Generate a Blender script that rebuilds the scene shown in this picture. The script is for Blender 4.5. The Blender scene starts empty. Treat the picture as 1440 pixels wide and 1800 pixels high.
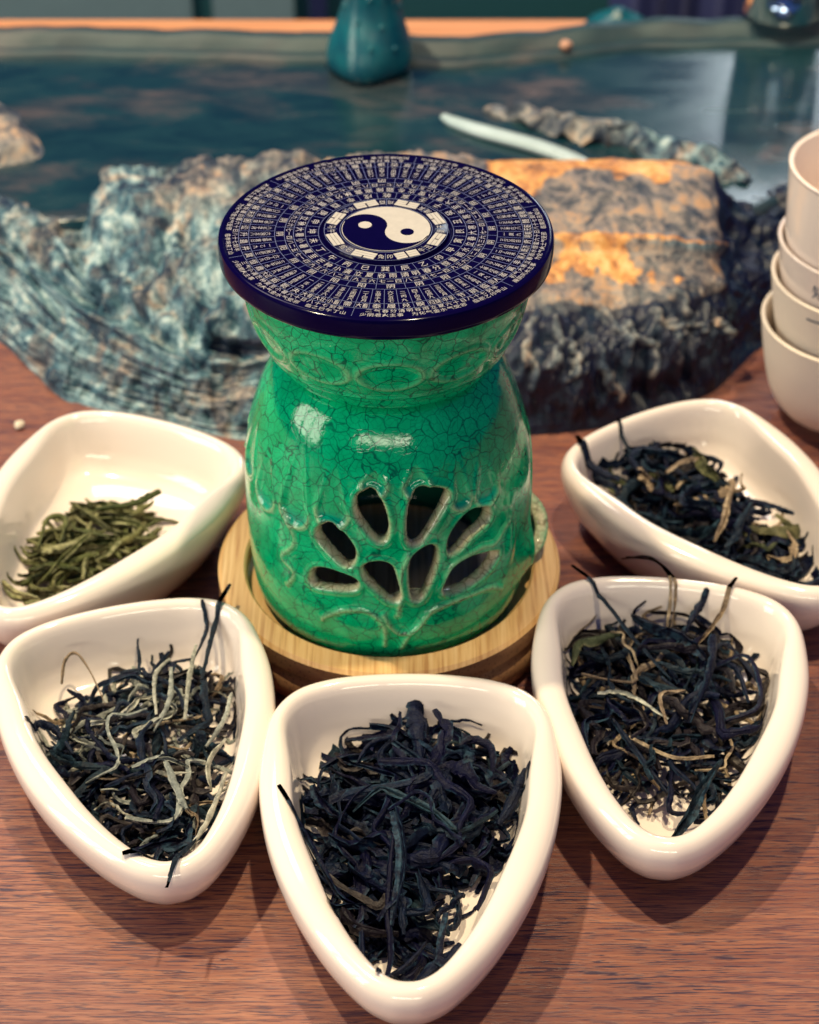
import bpy, math, random
import numpy as np
from mathutils import noise as mn, Vector
S = 0.01                      # every length below is written in centimetres
C = bpy.context.scene.collection
sc = bpy.context.scene

# ------------------------------------------------------------------ camera
cam = bpy.data.objects.new('camera', bpy.data.cameras.new('camera'))
C.objects.link(cam); sc.camera = cam
cam.location = (0.66*S, -45.2*S, 39.6*S)
cam.rotation_euler = (math.radians(90-38.2), 0, 0)
cam.data.sensor_width = 36; cam.data.lens = 64.0
cam.data.clip_start = 0.02; cam.data.clip_end = 30
cam.data.dof.use_dof = True; cam.data.dof.focus_distance = 0.492; cam.data.dof.aperture_fstop = 13.5
sc.view_settings.view_transform = 'Standard'; sc.view_settings.look = 'None'
sc.view_settings.exposure = 0.0; sc.view_settings.gamma = 1.0
sc.render.engine = 'CYCLES'
sc.cycles.max_bounces = 8; sc.cycles.use_denoising = True
sc.cycles.caustics_reflective = False; sc.cycles.caustics_refractive = False

# ------------------------------------------------------------------ light
w = bpy.data.worlds.new('World'); sc.world = w; w.use_nodes = True
w.node_tree.nodes['Background'].inputs[0].default_value = (0.04, 0.105, 0.46, 1)
w.node_tree.nodes['Background'].inputs[1].default_value = 0.42
def lamp(name, loc, target, power, color, shape='DISK', sx=8, sy=8):
    d = bpy.data.lights.new(name, 'AREA'); d.energy = power; d.color = color
    d.shape = shape; d.size = sx*S
    if shape in ('RECTANGLE', 'ELLIPSE'): d.size_y = sy*S
    o = bpy.data.objects.new(name, d); C.objects.link(o)
    o.location = Vector(loc)*S
    o.rotation_euler = (Vector(target)-Vector(loc)).to_track_quat('-Z', 'Y').to_euler()
    return o
lamp('ceiling_spot', (-62, 28, 190), (0, 0, 0), 34, (1.0, 0.85, 0.54), 'DISK', 7)
lamp('ceiling_spot', (26, 2, 195), (0, 0, 0), 26, (1.0, 0.85, 0.54), 'DISK', 7)
for x_ in (-74, -14, 46):
    lamp('front_window', (x_, -210, 74), (x_+14, 0, 8), 4.4, (1.0, 0.93, 0.70), 'RECTANGLE', 52, 24)
for y_ in (-78, -49, -20):
    lamp('window_light', (-150, y_, 58), (0, y_+48, 5), 6.5, (0.98, 0.95, 0.76), 'RECTANGLE', 22, 95)
lamp('window_light', (50, 185, 78), (8, 20, 4), 2.6, (0.85, 0.95, 1.0), 'RECTANGLE', 9, 70)
lamp('window_light', (68, 185, 78), (8, 20, 4), 2.0, (0.85, 0.95, 1.0), 'RECTANGLE', 7, 70)
lamp('back_left_light', (-45, 95, 130), (-8, 0, 0), 4, (1.0, 0.88, 0.78), 'RECTANGLE', 40, 26)  # unseen lamp behind the table, placed for the sheen on the wood

# ------------------------------------------------------------------ helpers
def mesh(name, V, F, mats, parent=None, smooth=True, attrs=None, fmat=None, loc=(0, 0, 0)):
    me = bpy.data.meshes.new(name)
    V = (np.asarray(V, float) - np.asarray(loc, float))*S
    me.from_pydata(V.tolist(), [], [tuple(map(int, f)) for f in F])
    if not isinstance(mats, (list, tuple)): mats = [mats]
    for m in mats: me.materials.append(m)
    if fmat is not None: me.polygons.foreach_set('material_index', np.asarray(fmat, np.int32))
    me.polygons.foreach_set('use_smooth', np.full(len(me.polygons), bool(smooth)))
    for k, v in (attrs or {}).items():
        a = me.attributes.new(k, 'FLOAT', 'POINT'); a.data.foreach_set('value', np.asarray(v, np.float32))
    me.update()
    o = bpy.data.objects.new(name, me); C.objects.link(o)
    if parent is not None: o.parent = parent
    else: o.location = Vector(loc)*S
    return o
def tag(o, label=None, cat=None, group=None, kind=None):
    for k, v in (('label', label), ('category', cat), ('group', group), ('kind', kind)):
        if v: o[k] = v
    return o
def thing(name, label, cat, loc=(0, 0, 0), rz=0, group=None):
    o = bpy.data.objects.new(name, None); C.objects.link(o); o.empty_display_size = 0.01
    o.location = Vector(loc)*S; o.rotation_euler = (0, 0, rz)
    return tag(o, label, cat, group)
def catmull(P, n, closed=False):
    P = np.asarray(P, float); m = len(P)
    if closed: Q = np.vstack([P[-1], P, P[0], P[1]]); segs = m
    else: Q = np.vstack([2*P[0]-P[1], P, 2*P[-1]-P[-2]]); segs = m-1
    t = np.linspace(0, segs, n, endpoint=not closed)
    i = np.minimum(t.astype(int), segs-1); u = (t-i)[:, None]
    a, b, c, d = Q[i], Q[i+1], Q[i+2], Q[i+3]
    return 0.5*(2*b+(c-a)*u+(2*a-5*b+4*c-d)*u*u+(3*b-a-3*c+d)*u**3)
def gridF(nu, nv, cu=False, cv=False):            # index = i*nv + j
    F = []
    for i in range(nu if cu else nu-1):
        for j in range(nv if cv else nv-1):
            a, b = i*nv+j, i*nv+(j+1) % nv
            c, d = ((i+1) % nu)*nv+(j+1) % nv, ((i+1) % nu)*nv+j
            F.append((a, b, c, d))
    return F
def lathe(prof, n=96, cx=0, cy=0):                # prof (r,z); ends on the axis are closed with small rings
    prof = np.asarray(prof, float); m = len(prof)
    a = np.linspace(0, 2*math.pi, n, endpoint=False)
    V = np.zeros((n, m, 3)); r = np.maximum(prof[:, 0], 1e-4)
    V[..., 0] = cx+np.cos(a)[:, None]*r; V[..., 1] = cy+np.sin(a)[:, None]*r; V[..., 2] = prof[:, 1]
    return V.reshape(-1, 3), [f[::-1] for f in gridF(n, m, True)][::-1]
def polydist(X, Y, P, closed=True):
    P = np.asarray(P, float); n = len(P); D = np.full(X.shape, 1e9); ins = np.zeros(X.shape, bool)
    for k in range(n if closed else n-1):
        ax, ay = P[k]; bx, by = P[(k+1) % n]
        dx, dy = bx-ax, by-ay; L = dx*dx+dy*dy+1e-12
        t = np.clip(((X-ax)*dx+(Y-ay)*dy)/L, 0, 1)
        D = np.minimum(D, np.hypot(X-ax-t*dx, Y-ay-t*dy))
        if closed:
            c = ((ay > Y) != (by > Y)) & (X < (bx-ax)*(Y-ay)/(by-ay+1e-12)+ax); ins ^= c
    return np.where(ins, -D, D) if closed else D
def sm(a, b, x):
    t = np.clip((x-a)/(b-a), 0, 1); return t*t*(3-2*t)
def fbm(V, scale, octv=4, seed=0.0, stretch=(1, 1, 1)):
    out = np.empty(len(V)); sx, sy, sz = [scale*s for s in stretch]
    for i, (x, y, z) in enumerate(V):
        out[i] = mn.fractal((x*sx+seed, y*sy-seed, z*sz+2*seed), 1.0, 2.0, octv)
    return out

# ------------------------------------------------------------------ materials
class NT:
    def __init__(s, name):
        s.m = bpy.data.materials.new(name); s.m.use_nodes = True; s.t = s.m.node_tree
        s.b = s.t.nodes['Principled BSDF']
    def n(s, typ, **kw):
        o = s.t.nodes.new(typ)
        for k, v in kw.items(): setattr(o, k, v)
        return o
    def l(s, a, b): s.t.links.new(a, b)
    def coords(s, scale=(1, 1, 1), rot=(0, 0, 0)):
        c = s.n('ShaderNodeTexCoord'); m = s.n('ShaderNodeMapping')
        m.inputs['Scale'].default_value = [100*k for k in scale]; m.inputs['Rotation'].default_value = rot
        s.l(c.outputs['Object'], m.inputs['Vector']); return m.outputs[0]
    def noise(s, vec, scale=1, detail=4, rough=0.55, dist=0):
        o = s.n('ShaderNodeTexNoise'); o.inputs['Scale'].default_value = scale; o.inputs['Detail'].default_value = detail
        o.inputs['Roughness'].default_value = rough; o.inputs['Distortion'].default_value = dist
        if vec: s.l(vec, o.inputs['Vector'])
        return o.outputs['Fac']
    def ramp(s, fac, stops, interp='LINEAR'):
        o = s.n('ShaderNodeValToRGB'); e = o.color_ramp.elements; o.color_ramp.interpolation = interp
        while len(e) < len(stops): e.new(0.5)
        for el, (p, c) in zip(e, stops):
            el.position = p; el.color = (c, c, c, 1) if not hasattr(c, '__len__') else (*c, 1)
        s.l(fac, o.inputs[0]); return o.outputs[0]
    def mix(s, fac, a, b, mode='MIX'):
        o = s.n('ShaderNodeMix', data_type='RGBA', blend_type=mode)
        for sock, v in ((o.inputs[0], fac), (o.inputs[6], a), (o.inputs[7], b)):
            if hasattr(v, 'is_linked'): s.l(v, sock)
            elif hasattr(v, '__len__'): sock.default_value = (*v, 1)
            else: sock.default_value = v
        return o.outputs[2]
    def math(s, op, a, b=0.0):
        o = s.n('ShaderNodeMath', operation=op)
        for sock, v in ((o.inputs[0], a), (o.inputs[1], b)):
            if hasattr(v, 'is_linked'): s.l(v, sock)
            else: sock.default_value = v
        return o.outputs[0]
    def attr(s, name):
        return s.n('ShaderNodeAttribute', attribute_name=name).outputs['Fac']
    def bump(s, h, strength=0.3, dist=0.02):
        o = s.n('ShaderNodeBump'); o.inputs['Strength'].default_value = strength; o.inputs['Distance'].default_value = dist*S
        s.l(h, o.inputs['Height']); s.l(o.outputs[0], s.b.inputs['Normal'])
    def set(s, **kw):
        for k, v in kw.items():
            k = k.replace('_', ' ')
            if hasattr(v, 'is_linked'): s.l(v, s.b.inputs[k])
            elif hasattr(v, '__len__'): s.b.inputs[k].default_value = (*v, 1)
            else: s.b.inputs[k].default_value = v
        return s.m
def plain(name, col, rough=0.5, spec=0.5, var=0.12, **kw):
    t = NT(name); f = t.noise(t.coords(), 2.0, 5)
    c = t.mix(f, [k*(1-var) for k in col], [min(1, k*(1+var)) for k in col])
    t.set(Base_Color=c, Roughness=rough, Specular_IOR_Level=spec, **kw); return t.m

def m_wood():
    t = NT('table_wood')
    big = t.noise(t.coords((.05, .45, .4)), 1, 4, .6, .6)
    fine = t.noise(t.coords((.4, 8, 4)), 1, 4, .6)
    pore = t.noise(t.coords((.8, 15.0, 5)), 1, 3, .55, .35)
    pore2 = t.noise(t.coords((1.3, 27, 5), (0, 0, .02)), 1, 2, .5)
    patch = t.noise(t.coords((.12, .3, .3)), 1, 2)
    c = t.ramp(big, [(.3, (.21, .072, .043)), (.5, (.30, .110, .064)), (.72, (.385, .162, .092))])
    c = t.mix(t.ramp(fine, [(.35, 0.0), (.7, 1.0)]), c, (.14, .04, .036))
    p = t.ramp(pore, [(.54, 0.0), (.60, 1.0)]); p = t.math('MULTIPLY', p, t.ramp(patch, [(.35, .45), (.6, 1.0)]))
    p2 = t.math('MULTIPLY', t.ramp(pore2, [(.55, 0.0), (.64, 1.0)]), .75)
    pp = t.math('MAXIMUM', p, p2)
    c = t.mix(t.math('MULTIPLY', pp, .9), c, (.012, .006, .034))
    r = t.math('ADD', t.math('MULTIPLY', fine, .2), .34)
    t.set(Base_Color=c, Roughness=r, Specular_IOR_Level=.45)
    t.bump(t.math('SUBTRACT', t.math('MULTIPLY', fine, .4), pp), .35, .02); return t.m
def m_bamboo(side=False):
    t = NT('bamboo_side' if side else 'bamboo_top')
    if side:
        g = t.noise(t.coords((.8, .8, 3.0)), 1, 4); dots = t.n('ShaderNodeTexVoronoi'); dots.inputs['Scale'].default_value = 1
        t.l(t.coords((9, 9, 7)), dots.inputs['Vector'])
        c = t.ramp(g, [(.3, (.30, .14, .065)), (.7, (.50, .27, .13))])
        c = t.mix(t.ramp(dots.outputs['Distance'], [(.18, .8), (.3, 0.0)]), c, (.12, .05, .04))
        t.set(Base_Color=c, Roughness=.42)
    else:
        v = t.coords((8, .25, 1), (0, 0, .22))
        g = t.noise(v, 1, 4, .6); s = t.noise(t.coords((1.0, .06, 1), (0, 0, .22)), 1, 2)
        c = t.ramp(g, [(.34, (.46, .215, .075)), (.48, (.70, .41, .165)), (.66, (.80, .52, .25))])
        c = t.mix(t.ramp(s, [(.4, 0.0), (.65, .5)]), c, (.52, .28, .11))
        t.set(Base_Color=c, Roughness=.4); t.bump(g, .15, .01)
    return t.m
def m_glaze(name, inside=False, spec=.5):
    t = NT(name); v = t.coords()
    wob = t.n('ShaderNodeTexNoise'); wob.inputs['Scale'].default_value = 1.3; wob.inputs['Detail'].default_value = 3; t.l(v, wob.inputs['Vector'])
    vv = t.n('ShaderNodeVectorMath', operation='MULTIPLY_ADD'); t.l(wob.outputs['Color'], vv.inputs[0]); vv.inputs[1].default_value = (.5, .5, .5); t.l(v, vv.inputs[2])
    def crack(sc_, w0, w1, amt):
        vo = t.n('ShaderNodeTexVoronoi', feature='DISTANCE_TO_EDGE'); vo.inputs['Scale'].default_value = sc_
        t.l(vv.outputs[0], vo.inputs['Vector'])
        return t.math('MULTIPLY', t.ramp(vo.outputs['Distance'], [(w0, 1.0), (w1, 0.0)]), amt)
    k = t.math('MULTIPLY', t.ramp(t.noise(v, .9, 3), [(.30, .5), (.52, 1.0)]), t.math('MAXIMUM', crack(2.45, .012, .048, .9), crack(5.2, .015, .06, .45)))
    cloud = t.noise(v, .8, 4)
    c = t.ramp(cloud, [(.3, (.000, .31, .115)), (.5, (.000, .42, .165)), (.7, (.002, .52, .215))])
    if inside: c = t.mix(.85, c, (.006, .012, .03))  # shade of the hollow mixed into the green glaze colour
    c = t.mix(t.attr('pool'), c, (.0, .15, .20))
    thin = t.math('MULTIPLY', t.attr('thin'), t.ramp(t.noise(v, 2.2, 4), [(.25, .45), (.6, 1.0)]))
    c = t.mix(thin, c, (.66, .58, .36))
    c = t.mix(k, c, t.mix(thin, (.0, .075, .045), (.22, .18, .08)))
    r = t.ramp(t.noise(v, 1.1, 3), [(.3, .05), (.7, .11)])
    t.set(Base_Color=c, Roughness=r, Specular_IOR_Level=spec)
    h = t.math('SUBTRACT', t.math('MULTIPLY', t.noise(v, 1.6, 3), 1.2), t.math('MULTIPLY', k, .12)); t.bump(h, .16, .06)
    return t.m
def m_rock():
    t = NT('rough_stone'); v = t.coords()
    big = t.noise(t.coords((1.0, 1.0, .55)), .55, 6, .62, .7); med = t.noise(t.coords((1, .8, .5)), 1.35, 6, .62, 1.1); fin = t.noise(v, 5.5, 4, .65)
    med = t.math('ADD', t.math('MULTIPLY', med, .6), t.math('MULTIPLY', t.noise(t.coords((.8, .6, .45)), .75, 3, .5, 1.3), .4)); pal, org, drk = t.attr('pale'), t.attr('orange'), t.attr('dark')
    cb = t.n('ShaderNodeCombineXYZ'); t.l(t.math('MULTIPLY', t.attr('along'), .42), cb.inputs[0]); t.l(t.math('MULTIPLY', t.attr('across'), 5.5), cb.inputs[1])
    st = t.noise(cb.outputs[0], 1.0, 5, .62, .9); med = t.mix(t.math('MULTIPLY', t.attr('streak'), .8), med, st)
    mixn = t.math('ADD', t.math('MULTIPLY', med, .78), t.math('MULTIPLY', fin, .22))
    mixn = t.math('ADD', t.math('MULTIPLY', t.math('SUBTRACT', mixn, .5), 1.9), .5)
    dark = t.ramp(mixn, [(.44, (.002, .004, .022)), (.64, (.007, .020, .042)), (.78, (.03, .05, .07)), (.9, (.2, .16, .13))])
    grey = t.ramp(mixn, [(.36, (.012, .022, .042)), (.46, (.10, .09, .095)), (.56, (.24, .19, .165)), (.68, (.42, .24, .13))])
    pale = t.ramp(mixn, [(.36, (.005, .018, .045)), (.48, (.035, .10, .14)), (.57, (.15, .26, .30)), (.66, (.38, .48, .49)), (.78, (.62, .61, .56))])
    tan = t.ramp(mixn, [(.38, (.010, .020, .040)), (.50, (.09, .09, .10)), (.61, (.30, .24, .20)), (.74, (.58, .46, .37))])
    ora = t.ramp(mixn, [(.34, (.10, .045, .025)), (.46, (.44, .17, .05)), (.6, (.66, .32, .09)), (.7, (.72, .45, .2))])
    tanm = t.ramp(big, [(.48, 0.0), (.60, 1.0)])
    c = t.mix(pal, grey, t.mix(tanm, pale, tan))
    c = t.mix(t.ramp(t.math('ADD', org, t.math('SUBTRACT', t.math('MULTIPLY', med, .9), .45)), [(.42, 0.0), (.58, 1.0)]), c, ora)
    c = t.mix(t.ramp(t.math('ADD', drk, t.math('SUBTRACT', t.math('MULTIPLY', big, .9), .45)), [(.4, 0.0), (.62, 1.0)]), c, dark)
    t.set(Base_Color=c, Roughness=t.ramp(fin, [(.3, .3), (.7, .6)]), Specular_IOR_Level=.5)
    t.bump(mixn, .5, .16); return t.m
def m_traytop():
    t = NT('polished_dark_stone')
    a = t.noise(t.coords((.10, .22, .3)), 1, 5, .62, .4); b = t.noise(t.coords((.3, .8, .5)), 1, 4, .6, .6)
    c = t.ramp(b, [(.35, (.005, .024, .036)), (.55, (.008, .035, .046)), (.75, (.018, .046, .054))])
    br = t.math('MULTIPLY', t.ramp(a, [(.5, 0.0), (.62, 1.0)]), t.ramp(b, [(.4, .2), (.65, 1.0)]))
    c = t.mix(t.math('MULTIPLY', br, .5), c, (.15, .095, .09))
    t.set(Base_Color=c, Roughness=t.ramp(b, [(.3, .16), (.7, .28)]), Specular_IOR_Level=.42); t.bump(b, .02, .05); return t.m
def m_leaf(name, cols, rough=.5, light=(.030, .068, .100)):
    t = NT(name); oi = t.n('ShaderNodeObjectInfo'); v = t.coords((1, 1, 1))
    base = t.ramp(oi.outputs['Random'], [(i/max(1, len(cols)-1), c) for i, c in enumerate(cols)])
    n1 = t.noise(v, 3.5, 5, .65); n2 = t.noise(v, 14, 3)
    c = t.mix(t.ramp(n1, [(.35, .75), (.65, 0.0)]), base, [k*.35 for k in cols[0]])
    c = t.mix(t.ramp(n2, [(.6, 0.0), (.8, .35)]), c, [min(1, k*1.8+.03) for k in cols[-1]])
    ridge_glint = t.math('MULTIPLY', t.ramp(t.attr('ridge'), [(.55, 0.0), (1.0, 1.0)]), t.ramp(n1, [(.42, 0.0), (.62, .8)]))
    c = t.mix(ridge_glint, c, t.mix(1.0, base, light, 'MULTIPLY') if light[0] > 1 else light)  # highlights on the leaf folds painted in as a lighter ridge colour
    t.set(Base_Color=c, Roughness=rough, Specular_IOR_Level=.16); t.bump(t.math('ADD', n1, t.math('MULTIPLY', n2, .6)), .7, .05); return t.m

WOOD = m_wood(); BAM = m_bamboo(); BAMS = m_bamboo(True)
GLAZE = m_glaze('green_crackle_glaze'); GLAZE_UP = m_glaze('green_crackle_glaze_bowl', False, .22); GLAZE_IN = m_glaze('green_glaze_inside_shaded', True)
ROCK = m_rock(); TRAY = m_traytop(); RIM = m_traytop(); RIM.name = 'rim_stone'
for k_ in RIM.node_tree.nodes:
    if k_.type == 'BSDF_PRINCIPLED':
        for l_ in list(k_.inputs['Roughness'].links): RIM.node_tree.links.remove(l_)
        k_.inputs['Roughness'].default_value = .5
PORC = NT('white_porcelain'); PORC = PORC.set(Base_Color=PORC.mix(PORC.noise(PORC.coords(), .6, 3), (.80, .68, .61), (.82, .705, .635)), Roughness=.10, Specular_IOR_Level=.5, Coat_Weight=.3, Coat_Roughness=.04)
MATTE = NT('matte_white_porcelain'); MATTE = MATTE.set(Base_Color=MATTE.mix(MATTE.noise(MATTE.coords(), 9, 4), (.80, .69, .57), (.84, .73, .62)), Roughness=.45, Specular_IOR_Level=.35)
LID = NT('black_lacquer'); LID = LID.set(Base_Color=LID.mix(LID.noise(LID.coords(), 3, 4), (.0015, .0006, .022), (.0025, .001, .030)), Roughness=.11, Specular_IOR_Level=.10)
PRINT = NT('cream_print'); PRINT = PRINT.set(Base_Color=PRINT.mix(PRINT.noise(PRINT.coords(), 5, 4), (.38, .345, .315), (.50, .455, .41)), Roughness=.5)
PRINT2 = NT('pale_print'); PRINT2 = PRINT2.set(Base_Color=PRINT2.mix(PRINT2.noise(PRINT2.coords(), 5, 4), (.25, .24, .25), (.44, .40, .38)), Roughness=.5)
LINE = NT('blue_grey_print'); LINE = LINE.set(Base_Color=LINE.mix(LINE.noise(LINE.coords(), 5, 4), (.09, .11, .22), (.15, .17, .27)), Roughness=.5)
INK = plain('blue_ink', (.012, .035, .09), .5)

# ------------------------------------------------------------------ setting
def slab(name, x0, x1, y0, y1, z0, z1, mat, parent=None, bev=0.0):
    b = bev
    V = [(x0, y0, z0), (x1, y0, z0), (x1, y1, z0), (x0, y1, z0), (x0, y0, z1-b), (x1, y0, z1-b), (x1, y1, z1-b), (x0, y1, z1-b),
         (x0+b, y0+b, z1), (x1-b, y0+b, z1), (x1-b, y1-b, z1), (x0+b, y1-b, z1)]
    F = [(3, 2, 1, 0), (0, 1, 5, 4), (1, 2, 6, 5), (2, 3, 7, 6), (3, 0, 4, 7), (4, 5, 9, 8), (5, 6, 10, 9), (6, 7, 11, 10), (7, 4, 8, 11), (8, 9, 10, 11)]
    return mesh(name, V, F, mat, parent, False)
tag(slab('floor', -300, 300, -200, 300, -76, -74, plain('floor_tile', (.05, .10, .11), .4)), kind='structure')
tag(slab('table_top', -75, 75, -75, 46.4, -3.5, 0, WOOD, None, .3), 'reddish brown wooden table top with dark horizontal grain', 'table')

OBOARD = NT('lit_table_orange'); OBOARD = OBOARD.set(Base_Color=OBOARD.ramp(OBOARD.noise(OBOARD.coords((.1, 1.5, 1)), 1, 4), [(.3, (.50, .20, .085)), (.7, (.72, .33, .16))]), Roughness=.45)
tag(slab('lit_table_board', -60, 13.5, 38.6, 45.8, .002, .9, OBOARD, None, .15), 'added board along the far table edge, orange as brightly lit table wood', 'board')  # added board; its orange stands in for bright light on the table wood
# cabinet behind the table
CABF = plain('cabinet_frame', (.018, .085, .10), .5); CABP = plain('cabinet_panel', (.17, .25, .28), .35); CABD = plain('dark_curtain', (.008, .012, .07), .7)
cab = thing('cabinet', 'teal framed cabinet with pale grey panels beyond the table edge', 'cabinet', (0, 80, -74))
def cpart(n, *a, m=CABF): 
    o = slab(n, *a, m, cab); o.location = (0, -80*S, 74*S); return o
cpart('carcass', -70, 22, 80, 110, -74, 10)
cpart('panel', -48, -14.9, 79.2, 79.9, -70, -5.6, m=CABP); cpart('panel', -13.4, -7.6, 79.2, 79.9, -70, -5.6, m=CABP)
cpart('stile', -6.5, -5.2, 78.6, 79.9, -74, 8, m=CABD)
cur = thing('curtain', 'dark navy folded cloth hanging behind the right end of the tray', 'curtain', (40, 78, -74))
xs = np.linspace(14, 70, 220); V = []
for x in xs:
    y = 70+1.4*math.sin(x*1.1)+.7*math.sin(x*2.3+1)
    V += [(x, y, -74), (x, y, 8), (x, y+.6, 8), (x, y+.6, -74)]
mesh('cloth', V, gridF(len(xs), 4, False, True), CABD, cur, True, loc=(40, 78, -74))

# ------------------------------------------------------------------ tea warmer
warmer = thing('tea_warmer', 'emerald green crackle glazed ceramic warmer with petal cut-outs', 'tea warmer', (0, 0, 1.55))
WL = (0, 0, 1.55)
prof = catmull([(3.85, 1.55), (4.14, 1.62), (4.28, 1.95), (4.35, 2.5), (4.42, 3.6), (4.44, 4.8), (4.42, 5.9), (4.35, 6.8), (4.22, 7.6), (4.02, 8.35), (3.76, 9.1), (3.46, 9.70), (3.2, 9.98), (2.98, 10.12), (2.9, 10.25)], 300)
PET = [[(-100.5, 7.74), (-96.3, 7.94), (-92.8, 7.62), (-90.6, 7.02), (-91.1, 6.58), (-92.9, 6.49), (-96.5, 6.82), (-100.2, 7.23)],
 [(-80.0, 7.49), (-77.3, 7.88), (-72.6, 7.9), (-66.6, 7.73), (-67.2, 7.53), (-72.5, 6.95), (-78.1, 6.36), (-80.5, 6.44), (-80.8, 6.97)],
 [(-116.1, 6.41), (-112.9, 6.66), (-108.0, 6.5), (-103.7, 6.04), (-103.6, 5.68), (-105.8, 5.47), (-111.2, 5.81), (-115.7, 6.15)],
 [(-63.9, 6.23), (-59.7, 6.64), (-54.7, 6.79), (-48.6, 6.66), (-48.5, 6.34), (-55.7, 6.12), (-63.2, 5.72), (-64.8, 5.81)],
 [(-119.6, 4.59), (-117.3, 4.91), (-111.5, 4.99), (-104, 4.87), (-102.6, 4.7), (-105.6, 4.56), (-117.0, 4.40), (-119.7, 4.4)],
 [(-97.7, 5.39), (-93.0, 5.55), (-89.3, 5.42), (-87.5, 4.96), (-86.2, 4.36), (-88.5, 4.30), (-93.2, 4.69), (-96.9, 5.03)],
 [(-80.0, 5.46), (-78.1, 5.8), (-73.3, 6.01), (-71.6, 5.69), (-73.3, 5.09), (-77.1, 4.34), (-79.0, 4.25), (-80.0, 4.73)],
 [(-66.6, 4.44), (-63.1, 4.94), (-55.3, 5.11), (-43.9, 4.82), (-44.5, 4.62), (-51.4, 4.34), (-61.8, 4.20), (-66.1, 4.27)]]
DOOR = [(-8, 2.7), (0, 2.95), (10, 3.2), (25, 3.5), (60, 3.5), (64, 5.0), (58, 6.3), (30, 7.1), (4, 6.7), (-5, 5.4)]
RB = 4.28; K = math.pi/180*RB
HOLES = [catmull([(a*K, z) for a, z in p], 44, True) for p in PET+[DOOR]]
LINES = [[(-116.5, 3.0), (-115.4, 3.16), (-106.9, 3.65), (-99.0, 3.76), (-93.3, 3.47), (-91.0, 3.0), (-91.1, 2.33)],
 [(-84.5, 2.2), (-81.9, 2.68), (-78.0, 3.11), (-73.1, 3.6), (-61.7, 3.79), (-47.3, 3.67), (-38, 3.2)],
 [(-91.5, 3.6), (-87.7, 3.0), (-83.8, 2.79), (-79.0, 3.03), (-75.1, 3.5)],
 [(-133.5, 6.62), (-127.8, 5.68), (-135.0, 4.84), (-128.6, 4.46), (-133.0, 3.81)],
 [(-68.2, 4.2), (-66.8, 5.0), (-62, 5.35), (-52, 5.45), (-43.8, 5.3), (-36.4, 5.8)],
 [(-82, 5.9), (-84.5, 5.3), (-85, 4.4), (-86, 3.6)]]
LINES = [catmull([(a*K, z) for a, z in p], 30) for p in LINES]
def teardrop(a, z, r, L):
    P = []
    for k in range(24):
        th = 2*math.pi*k/24; x, y = r*math.sin(th), -r*math.cos(th)
        if y > 0: x *= (1-y/r)**.5*.75+.25*(1-y/r)*1.0 if y < r else 0; y = y/r*L
        P.append((a*K+x, z+y))
    return np.array(P)
DROPS = [(-111.5, 7.15, .52, 1.7), (-94.8, 7.98+.25, .40, .5), (-77.6, 8.15, .42, .8), (-59.5, 7.4, .34, 1.5), (-47, 6.95+.35, .50, 1.4), (-128.5, 6.75, .55, 2.6), (-146, 6.6, .5, 1.9), (-163, 7.0, .5, 1.7)]
DROPS += [(a, 7.0, .5, 1.7) for a in (90, 107, 124, 141, 158, 175)]
def body_fields(A, Z):
    s = np.degrees(A)*K
    dh = np.full(A.shape, 9.0)
    for h in HOLES: dh = np.minimum(dh, polydist(s, Z, h))
    dh = dh-.10
    rel = np.zeros(A.shape); thin = np.zeros(A.shape); pool = np.zeros(A.shape)
    for h in LINES:
        d = polydist(s, Z, h, False); g = np.exp(-(d/.085)**2); rel += .085*g; thin = np.maximum(thin, .35*np.exp(-(d/.06)**2))
    for a, z, r, L in DROPS:
        d = polydist(s, Z, teardrop(a, z, r, L)); rel += .055*np.exp(-(d/.085)**2)*sm(z+.9*L, z-.1, Z)-.06*sm(0, -.25, d)*sm(z+L, z, Z)
        thin = np.maximum(thin, .40*np.exp(-(d/.06)**2)*sm(z+.25, z-.1, Z)); pool = np.maximum(pool, sm(.02, -.12, d)*sm(z+.1, z-.3, Z)*.45)
    for a, z, ra, rz, h in ((-101, 2.85, 9, .75, .10), (-62, 2.85, 17, .75, .10), (-83, 6.9, 4, .9, .05), (-36, 6.1, 4, .5, .07), (-33, 4.9, 3.5, .8, .08)):
        rel += h*np.exp(-(((np.degrees(A)-a)/ra)**2+((Z-z)/rz)**2)**1.5)
    rel *= sm(1.7, 2.2, Z); rel += .05*np.exp(-((np.maximum(dh, 0)-.12)/.09)**2)
    thin = np.maximum(thin, np.exp(-(np.maximum(dh-.01, 0)/.055)**2)*.9)
    return dh, rel, thin, pool
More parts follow.
